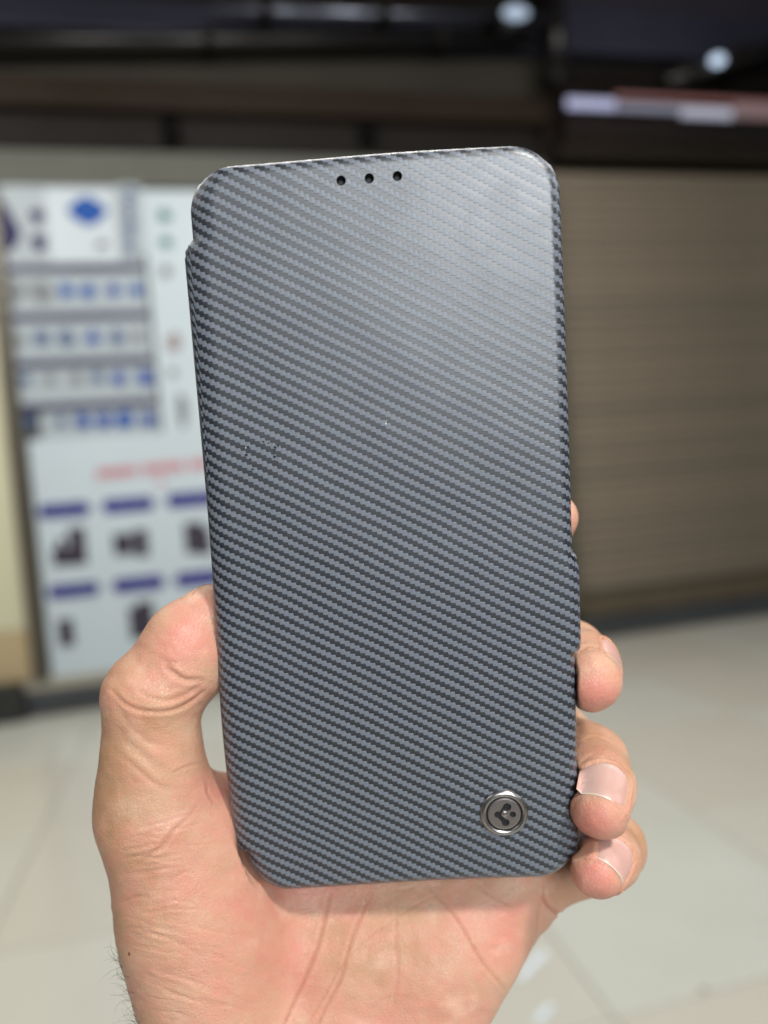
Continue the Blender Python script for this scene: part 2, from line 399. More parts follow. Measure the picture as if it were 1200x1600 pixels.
def pipe(px0, py0, px1, py1, r_, out, mat, label):
    (xa_, za_), (xb_, zb_) = wl(px0, py0, out), wl(px1, py1, out)
    root = empty('conduit_pipe', WALLM.copy()); tag(root, label, 'pipe')
    a_, b_ = Vector((xa_, -out, za_)), Vector((xb_, -out, zb_)); d_ = b_ - a_
    m_ = Matrix.Translation((a_ + b_) / 2) @ d_.to_track_quat('Z', 'Y').to_matrix().to_4x4()
    bm = bmesh.new(); bmesh.ops.create_cone(bm, segments=20, radius1=r_, radius2=r_, depth=d_.length, cap_ends=True, matrix=m_); bm_obj('pipe_run', bm, mat, root, True)
    for t_ in (.15, .5, .85):
        c_ = a_.lerp(b_, t_); box('pipe_clip', (c_.x - .03, -out - r_ - .01, c_.z - r_ - .012), (c_.x + .03, -.1, c_.z + r_ + .012), m_dark, root, .004)
k = N('galvanised_pipe'); k.set(Base_Color=k.mix(k.noise(2.2, 3), (.10, .11, .15), (.42, .45, .55)), Metallic=.9, Roughness=.30); m_galv = k.m
k = N('black_pipe'); k.set(Base_Color=(.012, .011, .011), Metallic=.2, Roughness=.35); m_bpipe = k.m
pipe(330, 14, 846, 26, .020, .30, m_galv, 'thin bluish pipe along the top edge, the upper of two')
pipe(-300, 66, 830, 60, .045, .24, m_bpipe, 'thick black pipe across the dark boards, upper left')
pipe(1040, 128, 1260, 58, .055, .34, m_bpipe, 'black sloping pipe beside the bright lamp, upper right corner')
pipe(868, -60, 872, 130, .05, .32, m_bpipe, 'upright black pipe left of the blue grey fascia, top edge')

fm = empty('floor_glare', WALLM.copy()); tag(fm, 'two short pale strips imitating glare on the floor tiles below the fingers', 'glare')  # pale strips stand in for glare on the glossy tiles
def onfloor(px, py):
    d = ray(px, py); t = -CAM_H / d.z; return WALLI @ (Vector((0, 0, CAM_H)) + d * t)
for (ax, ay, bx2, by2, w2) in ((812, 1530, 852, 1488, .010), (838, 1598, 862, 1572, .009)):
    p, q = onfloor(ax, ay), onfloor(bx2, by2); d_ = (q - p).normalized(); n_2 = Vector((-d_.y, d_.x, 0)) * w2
    mesh_obj('glare_strip', [p + n_2 + Vector((0, 0, .0045)), p - n_2 + Vector((0, 0, .0045)), q - n_2 + Vector((0, 0, .0045)), q + n_2 + Vector((0, 0, .0045)), p + n_2, p - n_2, q - n_2, q + n_2], [(0, 1, 2, 3), (0, 1, 5, 4), (1, 2, 6, 5), (2, 3, 7, 6), (3, 0, 4, 7)], simple('glare_pale', (.70, .78, .85), .3), fm)
sp_ = onfloor(1100, 1547)
bm = bmesh.new(); bmesh.ops.create_icosphere(bm, subdivisions=2, radius=.008, matrix=Matrix.Translation(sp_ + Vector((0, 0, .002))) @ Matrix.Diagonal((1.2, .9, .3, 1)))
cr = bm_obj('floor_crumb', bm, simple('crumb_brown', (.27, .23, .19), .8)); cr.matrix_world = WALLM.copy(); tag(cr, 'small dark crumb on the pale floor at the lower right', 'crumb')

# ------------------------------------------------------------------ held things: local frame in cm, z to the lens
HM = CAMM @ Matrix.Translation((0, 0, -D / 100.0))
def PX(px, py, z=0.0):
    s = (D - z) / F; return np.array([(px - 600) * s, (800 - py) * s, z])

# ---- case
CW, CH, CT = 8.0, 16.88, 1.35
cp = (0.1274205, -0.02207573, 0.05732102, 0.20892033, -0.70214984, -0.07727154)
RC = Matrix.Rotation(cp[2], 4, 'Z') @ Matrix.Rotation(cp[1], 4, 'Y') @ Matrix.Rotation(cp[0], 4, 'X')
CASE_L = Matrix.Translation((cp[3] / 100, cp[4] / 100, cp[5] / 100)) @ RC     # in the hand frame, metres
CASEM = HM @ CASE_L
CASE_I = CASE_L.inverted()
def case_uv(px, py, z=0.0):
    """photo pixel -> case coordinates (cm) on the plane z of the case"""
    o = CASE_I @ Vector((0, 0, D / 100)); d = (CASE_I.to_3x3() @ Vector(((px - 600) / F, (800 - py) / F, -1)))
    t = (z / 100 - o.z) / d.z; q = o + d * t; return q.x * 100, q.y * 100

def twill():
    k = N('carbon_twill_leather')
    uv = k.n('ShaderNodeUVMap').outputs[0]
    sp = k.n('ShaderNodeSeparateXYZ'); k.L(uv, sp.inputs[0]); u, v = sp.outputs[0], sp.outputs[1]
    wn = k.n('ShaderNodeTexNoise'); wn.inputs['Scale'].default_value = .55; wn.inputs['Detail'].default_value = 1; k.L(uv, wn.inputs['Vector'])
    v = k.math('ADD', v, k.math('MULTIPLY', k.math('SUBTRACT', wn.outputs['Fac'], 0.5), 0.10))
    w, h, P = 0.1130, 0.0650, 0.257
    uw = k.math('DIVIDE', u, w); i = k.math('FLOOR', uw); f = k.math('SUBTRACT', uw, i)
    st = k.math('ADD', i, k.sstep(f, 0.80, 1.0))
    vv = k.math('ADD', v, k.math('MULTIPLY', st, h))
    p = k.math('FRACT', k.math('DIVIDE', vv, P))
    up = k.sstep(p, 0.0, 0.07); dn = k.sstep(p, 0.50, 0.57)
    mask = k.math('SUBTRACT', up, dn)
    # ribs of single threads across the stripe
    rib = k.math('ABSOLUTE', k.math('SINE', k.math('MULTIPLY', uw, math.pi)))
    fine = k.n('ShaderNodeTexNoise'); fine.inputs['Scale'].default_value = 26; fine.inputs['Detail'].default_value = 3; k.L(uv, fine.inputs['Vector'])
    big = k.n('ShaderNodeTexNoise'); big.inputs['Scale'].default_value = .35; big.inputs['Detail'].default_value = 2; k.L(uv, big.inputs['Vector'])
    dark = k.mix(fine.outputs['Fac'], (0.004, 0.006, 0.011), (0.009, 0.013, 0.021))
    lite = k.mix(fine.outputs['Fac'], (0.106, 0.121, 0.147), (0.168, 0.186, 0.218))
    dark = k.mix(k.math('MULTIPLY', k.sstep(p, 0.55, 0.95), .75), k.mix(.45, dark, (0.004, 0.005, 0.008)), k.mix(.35, dark, (0.04, 0.047, 0.06)))  # recess shade of the weave painted into the dark stripe colour
    col = k.mix(mask, dark, lite)
    col = k.mix(k.math('MULTIPLY', k.math('SUBTRACT', 1.0, rib), 0.12), col, (0.02, 0.025, 0.03))
    hgt = k.math('ADD', k.math('MULTIPLY', mask, 0.8), k.math('MULTIPLY', k.math('MULTIPLY', rib, mask), 0.25))
    hgt = k.math('ADD', hgt, k.math('MULTIPLY', fine.outputs['Fac'], 0.35))
    b1 = k.bump(hgt, 0.00008, 0.9)
    b2 = k.bump(big.outputs['Fac'], 0.0014, 0.5, b1)
    k.set(Base_Color=col, Roughness=k.math('MULTIPLY_ADD', fine.outputs['Fac'], 0.10, 0.38), Specular_IOR_Level=0.6, Normal=b2)
    sm = k.n('ShaderNodeTexNoise'); sm.inputs['Scale'].default_value = 1.1; sm.inputs['Detail'].default_value = 6; sm.inputs['Roughness'].default_value = .62; sm.inputs['Distortion'].default_value = .8; k.L(uv, sm.inputs['Vector'])
    k.set(Coat_Weight=k.math('MULTIPLY_ADD', mask, -.72, 1.0), Coat_Roughness=k.math('MULTIPLY_ADD', k.sstep(sm.outputs['Fac'], .42, .62), .05, .33), Coat_IOR=1.56)
    return k.m
m_twill = twill()
m_black = simple('black_tpu', (0.012, 0.013, 0.015), 0.35, 0.3, 300)
m_inner = simple('clear_grey_tpu', (0.16, 0.17, 0.18), 0.12, 0.2, 200)

def rr_outline(w, h, r, n=14, extra=None):
    """rounded rectangle, counter-clockwise, dense along the long sides"""
    pts = []
    for cx, cy, a0 in ((w / 2 - r, h / 2 - r, 0), (-w / 2 + r, h / 2 - r, 90), (-w / 2 + r, -h / 2 + r, 180), (w / 2 - r, -h / 2 + r, 270)):
        for j in range(n + 1):
            a = R(a0 + 90 * j / n); pts.append((cx + r * math.cos(a), cy + r * math.sin(a)))
    out = []
    for i, p in enumerate(pts):
        q = pts[(i + 1) % len(pts)]; out.append(p); L = math.dist(p, q)
        if L > .4:
            m_ = int(L / .12)
            out += [(p[0] + (q[0] - p[0]) * t / m_, p[1] + (q[1] - p[1]) * t / m_) for t in range(1, m_)]
    out = np.array(out)
    if extra: return extra(out), out
    return out, out
def sst(x, a, b):
    t = np.clip((x - a) / (b - a), 0, 1); return t * t * (3 - 2 * t)
def offset_rings(outs, rings, left=1.0):
    """rings = [(inset, z)], returns verts and per-ring uv"""
    out, base = outs; nx = np.roll(base, -1, 0) - np.roll(base, 1, 0)
    nrm = np.stack([nx[:, 1], -nx[:, 0]], 1); nrm /= np.linalg.norm(nrm, axis=1)[:, None]
    V, UV = [], []; arc = 0; last = None
    for ins, z in rings:
        if last is not None: arc += math.hypot(ins - last[0], z - last[1])
        last = (ins, z)
        g = 1 + (left - 1) * np.clip((-nrm[:, 0] - .3) / .7, 0, 1) if left != 1 else np.ones(len(out))
        wx = min(1.0, max(0.0, 1 - (ins - .3) / .45)); ox = base + (out - base) * wx
        V.append(np.concatenate([ox - nrm * (ins + (g - 1) * min(ins, .3))[:, None], np.full((len(out), 1), z)], 1))
        UV.append(ox - nrm * (rings[0][0] - arc + (g - 1) * max(-.2, .3 - max(0, arc - rings[0][0] + .3)))[:, None])
    return V, UV
def slab(name, out, rings, mat, parent, cap_back=True, left=1.0):
    """closed rounded slab in case cm; first ring is the innermost front ring"""
    Vr, UVr = offset_rings(out, rings, left); n = len(out[0])
    core = np.stack([np.zeros(n), np.clip(Vr[0][:, 1], -CH / 2 + 4.2, CH / 2 - 4.2)], 1)
    pre = [np.concatenate([core + (Vr[0][:, :2] - core) * t, np.full((n, 1), rings[0][1])], 1) for t in (.02, .15, .3, .45, .6, .75, .88)]
    UVr = [p[:, :2] for p in pre] + UVr; Vr = pre + Vr; rings = [None] * len(pre) + list(rings)
    V = np.concatenate(Vr); UVs = np.concatenate(UVr)
    faces = [list(range(n))]
    for r_ in range(len(rings) - 1):
        a, b = r_ * n, (r_ + 1) * n
        faces += [[a + i, b + i, b + (i + 1) % n, a + (i + 1) % n] for i in range(n)]
    if cap_back: faces.append(list(range(len(V) - 1, len(V) - 1 - n, -1)))
    me = bpy.data.meshes.new(name); me.from_pydata([tuple(v / 100) for v in V], [], faces); me.update()
    ul = me.uv_layers.new(name='UVMap')
    li = np.empty(len(me.loops), int); me.loops.foreach_get('vertex_index', li)
    ul.data.foreach_set('uv', UVs[li].ravel())
    o = link_mesh(name, me, mat, parent, True)
    return o

case = empty('phone_case', CASEM)
tag(case, 'grey and black carbon twill flip phone case with metal stud, held upright in the hand', 'phone case')
def yc(px, py): return case_uv(px, py)[1]
sp_top, sp_bot = yc(285, 378), yc(385, 1336)
tb_top, tb_bot = yc(897, 868), yc(905, 1022)
def cover_extra(o):
    x, y = o[:, 0], o[:, 1]
    left = (x < -CW / 2 + .3)
    s_ = sst(y, sp_bot - .05, sp_bot + .14) * (1 - sst(y, sp_top - .12, sp_top + .06))
    x = np.where(left, x - (0.19 + .03 * np.cos(y / 5) + .14 * np.exp(-((y + 4.6) / 3.2) ** 2)) * s_, x)
    right = (x > CW / 2 - .2)
    t_ = sst(y, tb_bot - .06, tb_bot + .15) * (1 - sst(y, tb_top - .55, tb_top + .15))
    x = np.where(right, x + 0.15 * t_ + .09 * np.cos(y / 6.5), x)
    y = y + 0.025 * np.sin(x * .8 + 1) * (np.abs(y) > CH / 2 - .3)   # hand-made wobble
    return np.stack([x, y], 1)
co = rr_outline(CW, CH, 1.02, 16, cover_extra)
er = 0.30
rings = [(er + .3, 0.0), (er + .12, 0.0), (er + .02, 0.0), (er, 0.0)] + [(er * (1 - math.sin(a)), -er * .95 * (1 - math.cos(a))) for a in [R(x) for x in (10, 20, 30, 42, 54, 66, 78, 90)]] + [(0.0, -.36), (0.03, -.40), (.4, -.41)]
cover = slab('front_cover', co, rings, m_twill, case, left=1.9)
# three holes near the top edge
holes = [case_uv(px, py) for px, py in ((533, 282), (577, 278.5), (621, 275))]
bmc = bmesh.new()
for hx, hy in holes:
    bmesh.ops.create_cone(bmc, segments=28, radius1=.00102, radius2=.00102, depth=.0032, cap_ends=True, matrix=Matrix.Translation((hx / 100, hy / 100, -.0001)))
me_c = bpy.data.meshes.new('cut'); bmc.to_mesh(me_c); bmc.free(); cut = bpy.data.objects.new('cut', me_c); C.objects.link(cut)
cut.parent = case
md = cover.modifiers.new('b', 'BOOLEAN'); md.object = cut; md.operation = 'DIFFERENCE'; md.solver = 'EXACT'
dg = bpy.context.evaluated_depsgraph_get(); dg.update()
new = bpy.data.meshes.new_from_object(cover.evaluated_get(dg)); cover.modifiers.clear(); cover.data = new; new.name = 'front_cover'; new.set_sharp_from_angle(angle=R(40))
bpy.data.objects.remove(cut)
def ring_mesh(name, prof, seg, mat, parent, cx, cy, z0):
    """lathe of (r, z) in cm about the case normal at (cx, cy)"""
    V, F_ = [], []
    for r_, z in prof:
        for j in range(seg):
            a = 2 * math.pi * j / seg; V.append(((cx + r_ * math.cos(a)) / 100, (cy + r_ * math.sin(a)) / 100, (z0 + z) / 100))
    for k_ in range(len(prof) - 1):
        for j in range(seg): F_.append([k_ * seg + j, k_ * seg + (j + 1) % seg, (k_ + 1) * seg + (j + 1) % seg, (k_ + 1) * seg + j])
    if prof[-1][0] < .2 or name.endswith('plate'): F_.append([(len(prof) - 1) * seg + j for j in range(seg)])
    return mesh_obj(name, V, F_, mat, parent, True)
m_holeblack = simple('hole_black', (0.004, 0.004, 0.005), 0.6, 0.2)
for hx, hy in holes:
    ring_mesh('earpiece_hole', [(.1005, .002), (.096, -.004), (.096, -.14), (.02, -.141)], 24, m_holeblack, case, hx, hy, 0)
# body tray, back cover, spine
def shell_extra(o): return o
sh_o = rr_outline(CW - .26, CH - .22, .95, 12)
slab('inner_tray', sh_o, [(.25, -.405), (.1, -.405), (0.0, -.47), (0.0, -1.0), (.05, -1.1), (.2, -1.12)], m_inner, case)
bk = rr_outline(CW - .06, CH - .05, 1.0, 12)
slab('back_cover', bk, [(.2, -1.125), (.03, -1.13), (0, -1.16), (0, -1.26), (.1, -1.36), (.4, -1.36)], m_twill, case)
def spine():
    ys = np.linspace(sp_bot + .04, sp_top - .05, 60); V, UVs, F_ = [], [], []
    na_ = 16
    for y in ys:
        e = min(1, (y - ys[0]) / .18, (ys[-1] - y) / .18); e = math.sqrt(max(0, 1 - (1 - max(0, e)) ** 2))
        for j in range(na_ + 1):
            a = math.pi * j / na_
            rx = (.16 + .06 * e); x = -CW / 2 - .06 - rx * math.sin(a) * (0.45 + .55 * e); z = -.66 + .56 * math.cos(a)
            V.append((x / 100, y / 100, z / 100)); UVs.append((-CW / 2 + .1 - a * .5, y))
    for r_ in range(len(ys) - 1):
        for j in range(na_): a = r_ * (na_ + 1) + j; F_.append([a, a + 1, a + na_ + 2, a + na_ + 1])
    o = mesh_obj('spine', V, F_, m_twill, case, True); ul = o.data.uv_layers.new(name='UVMap')
    li = np.empty(len(o.data.loops), int); o.data.loops.foreach_get('vertex_index', li)
    ul.data.foreach_set('uv', np.array(UVs)[li].ravel())
spine()
def tab():
    ys = np.linspace(tb_bot, tb_top + .02, 40); V, UVs, F_ = [], [], []
    pr = [(0.02, -.10), (.07, -.12), (.105, -.17), (.12, -.25), (.125, -.5), (.125, -1.0), (.12, -1.25), (.08, -1.36), (0.0, -1.39), (-.8, -1.39), (-.8, -1.37), (0.0, -1.37), (.06, -1.3), (.085, -1.2), (.085, -.3), (.06, -.17), (0.02, -.14)]
    for y in ys:
        e = min(1, (y - ys[0]) / .22, (ys[-1] - y) / .5); e = math.sqrt(max(0, 1 - (1 - max(0, e)) ** 2)); arc = 0; last = None
        for (x, z) in pr:
            if last: arc += math.dist(last, (x, z))
            last = (x, z)
            V.append(((CW / 2 + .205 + (x - .1) * (1 if x < 0 else 1) - .10 * (1 - e)) / 100, y / 100, z / 100)); UVs.append((CW / 2 + arc, y + .11))
    n_ = len(pr)
    for r_ in range(len(ys) - 1):
        for j in range(n_ - 1): a = r_ * n_ + j; F_.append([a, a + 1, a + n_ + 1, a + n_])
    F_ += [list(range(n_)), list(range(len(V) - n_, len(V)))]
    o = mesh_obj('magnetic_tab', V, F_, m_twill, case, True); ul = o.data.uv_layers.new(name='UVMap')
    li = np.empty(len(o.data.loops), int); o.data.loops.foreach_get('vertex_index', li)
    ul.data.foreach_set('uv', np.array(UVs)[li].ravel())
tab()
# metal stud
bx_, by_ = case_uv(787.5, 1269.5)
def stud():
    k = N('brushed_gunmetal')
    tc = k.n('ShaderNodeTexCoord').outputs['Object']
    k.set(Base_Color=k.mix(k.noise(900, 4, .6), (.33, .315, .305), (.50, .485, .47)), Metallic=1.0, Roughness=k.math('MULTIPLY_ADD', k.noise(2500, 3), .16, .22), Normal=k.bump(k.noise(3500, 2), .00001, .6))
    k2 = N('dark_gunmetal'); k2.set(Base_Color=(.40, .365, .36), Metallic=1.0, Roughness=.34, Normal=k2.bump(k2.noise(2600, 3), .00002, .8))
    st_ = ring_mesh('stud_rim', [(.567, .0), (.567, .028), (.560, .048), (.545, .066), (.52, .082), (.495, .090), (.465, .088), (.44, .074), (.426, .052), (.42, .0)], 96, k.m, case, bx_, by_, .004)
    ring_mesh('stud_groove_plate', [(.425, .012), (.38, .012)], 64, m_holeblack, case, bx_, by_, .004)
    bm = bmesh.new(); n = 72
    vs_ = []
    for r_, z in ((.385, -.01), (.395, .045), (.385, .062), (.36, .068)):
        vs_.append([bm.verts.new(((r_ * math.cos(2 * math.pi * j / n)) / 100, (r_ * math.sin(2 * math.pi * j / n)) / 100, z / 100)) for j in range(n)])
    for a, b in zip(vs_, vs_[1:]):
        for j in range(n): bm.faces.new((a[j], a[(j + 1) % n], b[(j + 1) % n], b[j]))
    bm.faces.new(vs_[-1]); bm.faces.new(vs_[0][::-1])
    bmesh.ops.recalc_face_normals(bm, faces=bm.faces)
    me = bpy.data.meshes.new('stud_face'); bm.to_mesh(me); bm.free(); me.materials.append(k2.m)
    o = link_mesh('stud_face', me, None, case); o.location = (bx_ / 100, by_ / 100, .00004)
    u_ = .565 / 38.0
    cb = bmesh.new()
    def cyl_(x, y, r_): bmesh.ops.create_cone(cb, segments=24, radius1=r_ * u_ / 100, radius2=r_ * u_ / 100, depth=.0009, cap_ends=True, matrix=Matrix.Translation((x * u_ / 100, y * u_ / 100, .0007)))
    def bar_(x0, y0, x1, y1, w):
        L = math.hypot(x1 - x0, y1 - y0); a = math.atan2(y1 - y0, x1 - x0)
        bmesh.ops.create_cube(cb, size=1, matrix=Matrix.Translation(((x0 + x1) / 2 * u_ / 100, (y0 + y1) / 2 * u_ / 100, .00072)) @ Matrix.Rotation(a, 4, 'Z') @ Matrix.Diagonal((L * u_ / 100, w * u_ / 100, .0009, 1)))
    cyl_(4.6, 11.5, 6.6); cyl_(-10.5, -.5, 5.6); cyl_(13.2, -1.5, 5.0); cyl_(1.2, -14.5, 6.2)
    me2 = bpy.data.meshes.new('c'); cb.to_mesh(me2); cb.free(); c2 = bpy.data.objects.new('c', me2); C.objects.link(c2); c2.parent = case; c2.location = o.location
    cb = bmesh.new(); bar_(-10, -1, 1, -14, 7.5); bar_(-8, 0, -1, 11, 3.4)
    me3 = bpy.data.meshes.new('c3'); cb.to_mesh(me3); cb.free(); c3 = bpy.data.objects.new('c3', me3); C.objects.link(c3); c3.parent = case; c3.location = o.location
    for c_ in (c2, c3):
        md = o.modifiers.new('b', 'BOOLEAN'); md.object = c_; md.operation = 'DIFFERENCE'; md.solver = 'EXACT'
    dg = bpy.context.evaluated_depsgraph_get(); dg.update()
    nm = bpy.data.meshes.new_from_object(o.evaluated_get(dg)); o.modifiers.clear(); o.data = nm
    bpy.data.objects.remove(c2); bpy.data.objects.remove(c3)
    # flat bottom of the pierced emblem stays dark
    fl = mesh_obj('stud_emblem_floor', [((bx_ + r_ * math.cos(a)) / 100, (by_ + r_ * math.sin(a)) / 100, .00033) for r_, a in ((.34, 2 * math.pi * j / 40) for j in range(40))], [list(range(40))], m_holeblack, case)
    ring_mesh('stud_emblem_dot', [(.075, .03), (.085, .058), (.07, .07), (.01, .074)], 24, k2.m, case, bx_ + .5 * u_, by_ - .5 * u_, .004)
stud()
# small scuffs
bm = bmesh.new()
for px, py, a_, b_ in ((412, 690, 2.0, 1.4), (430, 699, 3.4, 2.0), (435, 696, 1.6, 2.4), (388, 698, 2.6, 1.5), (385, 711, 3.0, 2.2), (391, 717, 1.8, 1.6), (429, 713, 2.4, 2.2), (434, 722, 1.8, 1.2), (395, 733, 2.6, 1.2), (420, 692, 1.4, 1.2), (428, 704, 1.2, 1.8)):
    hx, hy = case_uv(px, py)
    ring = []
    for j in range(7):
        a = 2 * math.pi * j / 7; q = random.uniform(.55, 1.25) / 68
        ring.append(bm.verts.new(((hx + a_ * math.cos(a) * q) / 100, (hy + b_ * math.sin(a) * q) / 100, .000085)))
    bm.faces.new(ring)
sc = bm_obj('scuff_marks', bm, m_holeblack, case); tag(sc, kind='stuff')
bm = bmesh.new()
rd = random.Random(3)
for px, py, r_ in [(603, 662, 1.9), (384, 700, 1.2), (604, 658, 1.1)] + [(rd.uniform(330, 880), rd.uniform(420, 1350), rd.uniform(.25, .6)) for _ in range(46)]:
    hx, hy = case_uv(px, py)
    bmesh.ops.create_icosphere(bm, subdivisions=1, radius=r_ / 6800 * .7, matrix=Matrix.Translation((hx / 100, hy / 100, .00007)) @ Matrix.Diagonal((.7, 1.7, .5, 1)))
sc = bm_obj('dust_specks', bm, simple('dust_white', (.7, .72, .75), .5), case); tag(sc, kind='stuff')

#HAND_BEGIN
# ------------------------------------------------------------------ the hand: one continuous surface grown from an implicit body
def rcone(P, a, b, ra, rb):
    ba = b - a; L2 = float(ba @ ba); pa = P - a
    t = np.clip((pa @ ba) / L2, 0, 1).astype(np.float32)
    d = pa - t[..., None] * ba
    return np.sqrt((d * d).sum(-1)) - (ra + (rb - ra) * t)
def ellip(P, c, r, M=None):
    q = P - c
    if M is not None: q = q @ M
    k0 = np.sqrt(((q / r) ** 2).sum(-1)); k1 = np.sqrt(((q / (r * r)) ** 2).sum(-1)) + 1e-9
    return k0 * (k0 - 1) / k1
def smin(a, b, k):
    h = np.maximum(k - np.abs(a - b), 0) / k
    return np.minimum(a, b) - h * h * k * 0.25
f4 = np.float32
def V3(*a): return np.array(a, f4)
def Q(px, py, z): return PX(px, py, z).astype(f4)

# joints: photo pixel + depth (cm, toward the lens), radius cm
T_tip, T_mid, T_ip = Q(330, 961, -1.50), Q(290, 1030, -1.35), Q(238, 1088, -1.05)
T_mcp, T_cmc = Q(243, 1262, -1.35), Q(336, 1640, -1.6)
finger_chains = dict(
    index=[(Q(455, 1190, -3.5), 1.02), (Q(640, 960, -4.3), .92), (Q(790, 850, -3.6), .84), (Q(850, 818, -2.9), .70), (Q(866, 808, -2.4), .60)],
    middle=[(Q(565, 1180, -3.6), 1.02), (Q(790, 1040, -4.3), .95), (Q(893, 1024, -2.95), .86), (Q(912, 1040, -1.8), .80), (Q(922, 1062, -.98), .735)],
    ring=[(Q(680, 1220, -3.6), 1.0), (Q(865, 1150, -4.15), .93), (Q(922, 1192, -2.55), .92), (Q(936, 1225, -1.45), .80), (Q(937, 1262, -.72), .70)],
    pinky=[(Q(800, 1385, -3.35), 1.0), (Q(908, 1342, -3.9), .88), (Q(956, 1322, -2.75), .80), (Q(950, 1338, -1.7), .72), (Q(934, 1357, -.95), .655)],
)
SMK = dict(index=.35, middle=.35, ring=.35, pinky=.35)
def hand_sdf(P):
    # palm and wrist
    d = rcone(P, Q(350, 1470, -2.6), Q(330, 1760, -2.6), 1.7, 1.6)
    d = smin(d, rcone(P, Q(560, 1480, -3.35), Q(540, 1800, -3.0), 1.7, 1.9), 1.6)
    d = smin(d, rcone(P, Q(700, 1480, -3.0), Q(575, 1760, -2.9), 1.4, 1.45), 1.6)      # hypothenar
    d = smin(d, rcone(P, Q(800, 1412, -3.25), Q(690, 1530, -3.0), .98, 1.3), 1.2)
    # metacarpals behind the case
    for a, ra in ((Q(455, 1210, -3.75), .98), (Q(565, 1200, -3.85), .98), (Q(680, 1240, -3.75), .95), (Q(785, 1345, -3.5), .92)):
        d = smin(d, rcone(P, a, Q(500 + (a[0] * 20), 1520, -3.6), ra, 1.35), 1.1)
    # forearm out of the frame
    d = smin(d, rcone(P, Q(478, 1760, -2.9), V3(-2.2, -24.0, .5), 2.75, 3.3), 2.2)
    d = smin(d, rcone(P, Q(388, 1760, -2.8), V3(-3.4, -24.0, .5), 2.25, 2.8), 1.5)
    d = smin(d, rcone(P, Q(545, 1790, -2.8), V3(-1.6, -24.0, .5), 1.9, 2.8), 1.5)
    # thumb and thenar
    t = rcone(P, T_tip, T_mid, .76, 1.06)
    t = smin(t, rcone(P, T_mid, T_ip, 1.06, 1.10), .35)
    t = smin(t, ellip(P, Q(282, 1008, -1.15), V3(.78, 1.0, .75)), .5)           # thumb pad
    p_ = rcone(P, T_ip, Q(238, 1180, -1.1), 1.12, 1.06)
    p_ = smin(p_, rcone(P, Q(238, 1180, -1.1), T_mcp, 1.08, 1.24), .5)
    t = smin(t, p_, .32)
    t = smin(t, rcone(P, T_mcp, T_cmc, 1.22, 1.45), .9)
    t = smin(t, ellip(P, Q(310, 1400, -1.95), V3(1.66, 2.4, 1.35), rotz(R(-14))), 1.3)
    d = smin(d, t, 1.05)
    # web between thumb and palm
    d = smin(d, rcone(P, Q(318, 1262, -2.6), Q(440, 1262, -3.6), .72, .9), .9)
    # fingers
    g = None
    for nm, ch in finger_chains.items():
        f_ = None
        for (a, ra), (b, rb) in zip(ch, ch[1:]):
            c_ = rcone(P, a, b, ra, rb); f_ = c_ if f_ is None else smin(f_, c_, SMK[nm])
        g = f_ if g is None else smin(g, f_, .10)
    d = smin(d, g, .55)
    # kept clear of the case: the skin flattens against it
    return d
def rotz(a): return np.array([[math.cos(a), -math.sin(a), 0], [math.sin(a), math.cos(a), 0], [0, 0, 1]], f4)
Rc = np.array(RC.to_3x3(), f4); tc_ = np.array([cp[3], cp[4], cp[5]], f4)
def case_sdf(P):
    q = (P - tc_) @ Rc
    q = q - V3(-.06, 0, -.68)
    b = V3(CW / 2 + .15, CH / 2 + .01, .69)
    # rounded rectangle in xy, then box in z
    r_ = 1.0
    a = np.abs(q[..., :2]) - (b[:2] - r_)
    d2 = np.sqrt((np.maximum(a, 0) ** 2).sum(-1)) + np.minimum(a.max(-1), 0) - r_
    w = np.stack([d2 + .12, np.abs(q[..., 2]) - b[2] + .12], -1)
    return np.minimum(w.max(-1), 0) + np.sqrt((np.maximum(w, 0) ** 2).sum(-1)) - .12
def smax(a, b, k): return -smin(-a, -b, k)
def full_sdf(P): return smax(hand_sdf(P), .012 - case_sdf(P), .10)

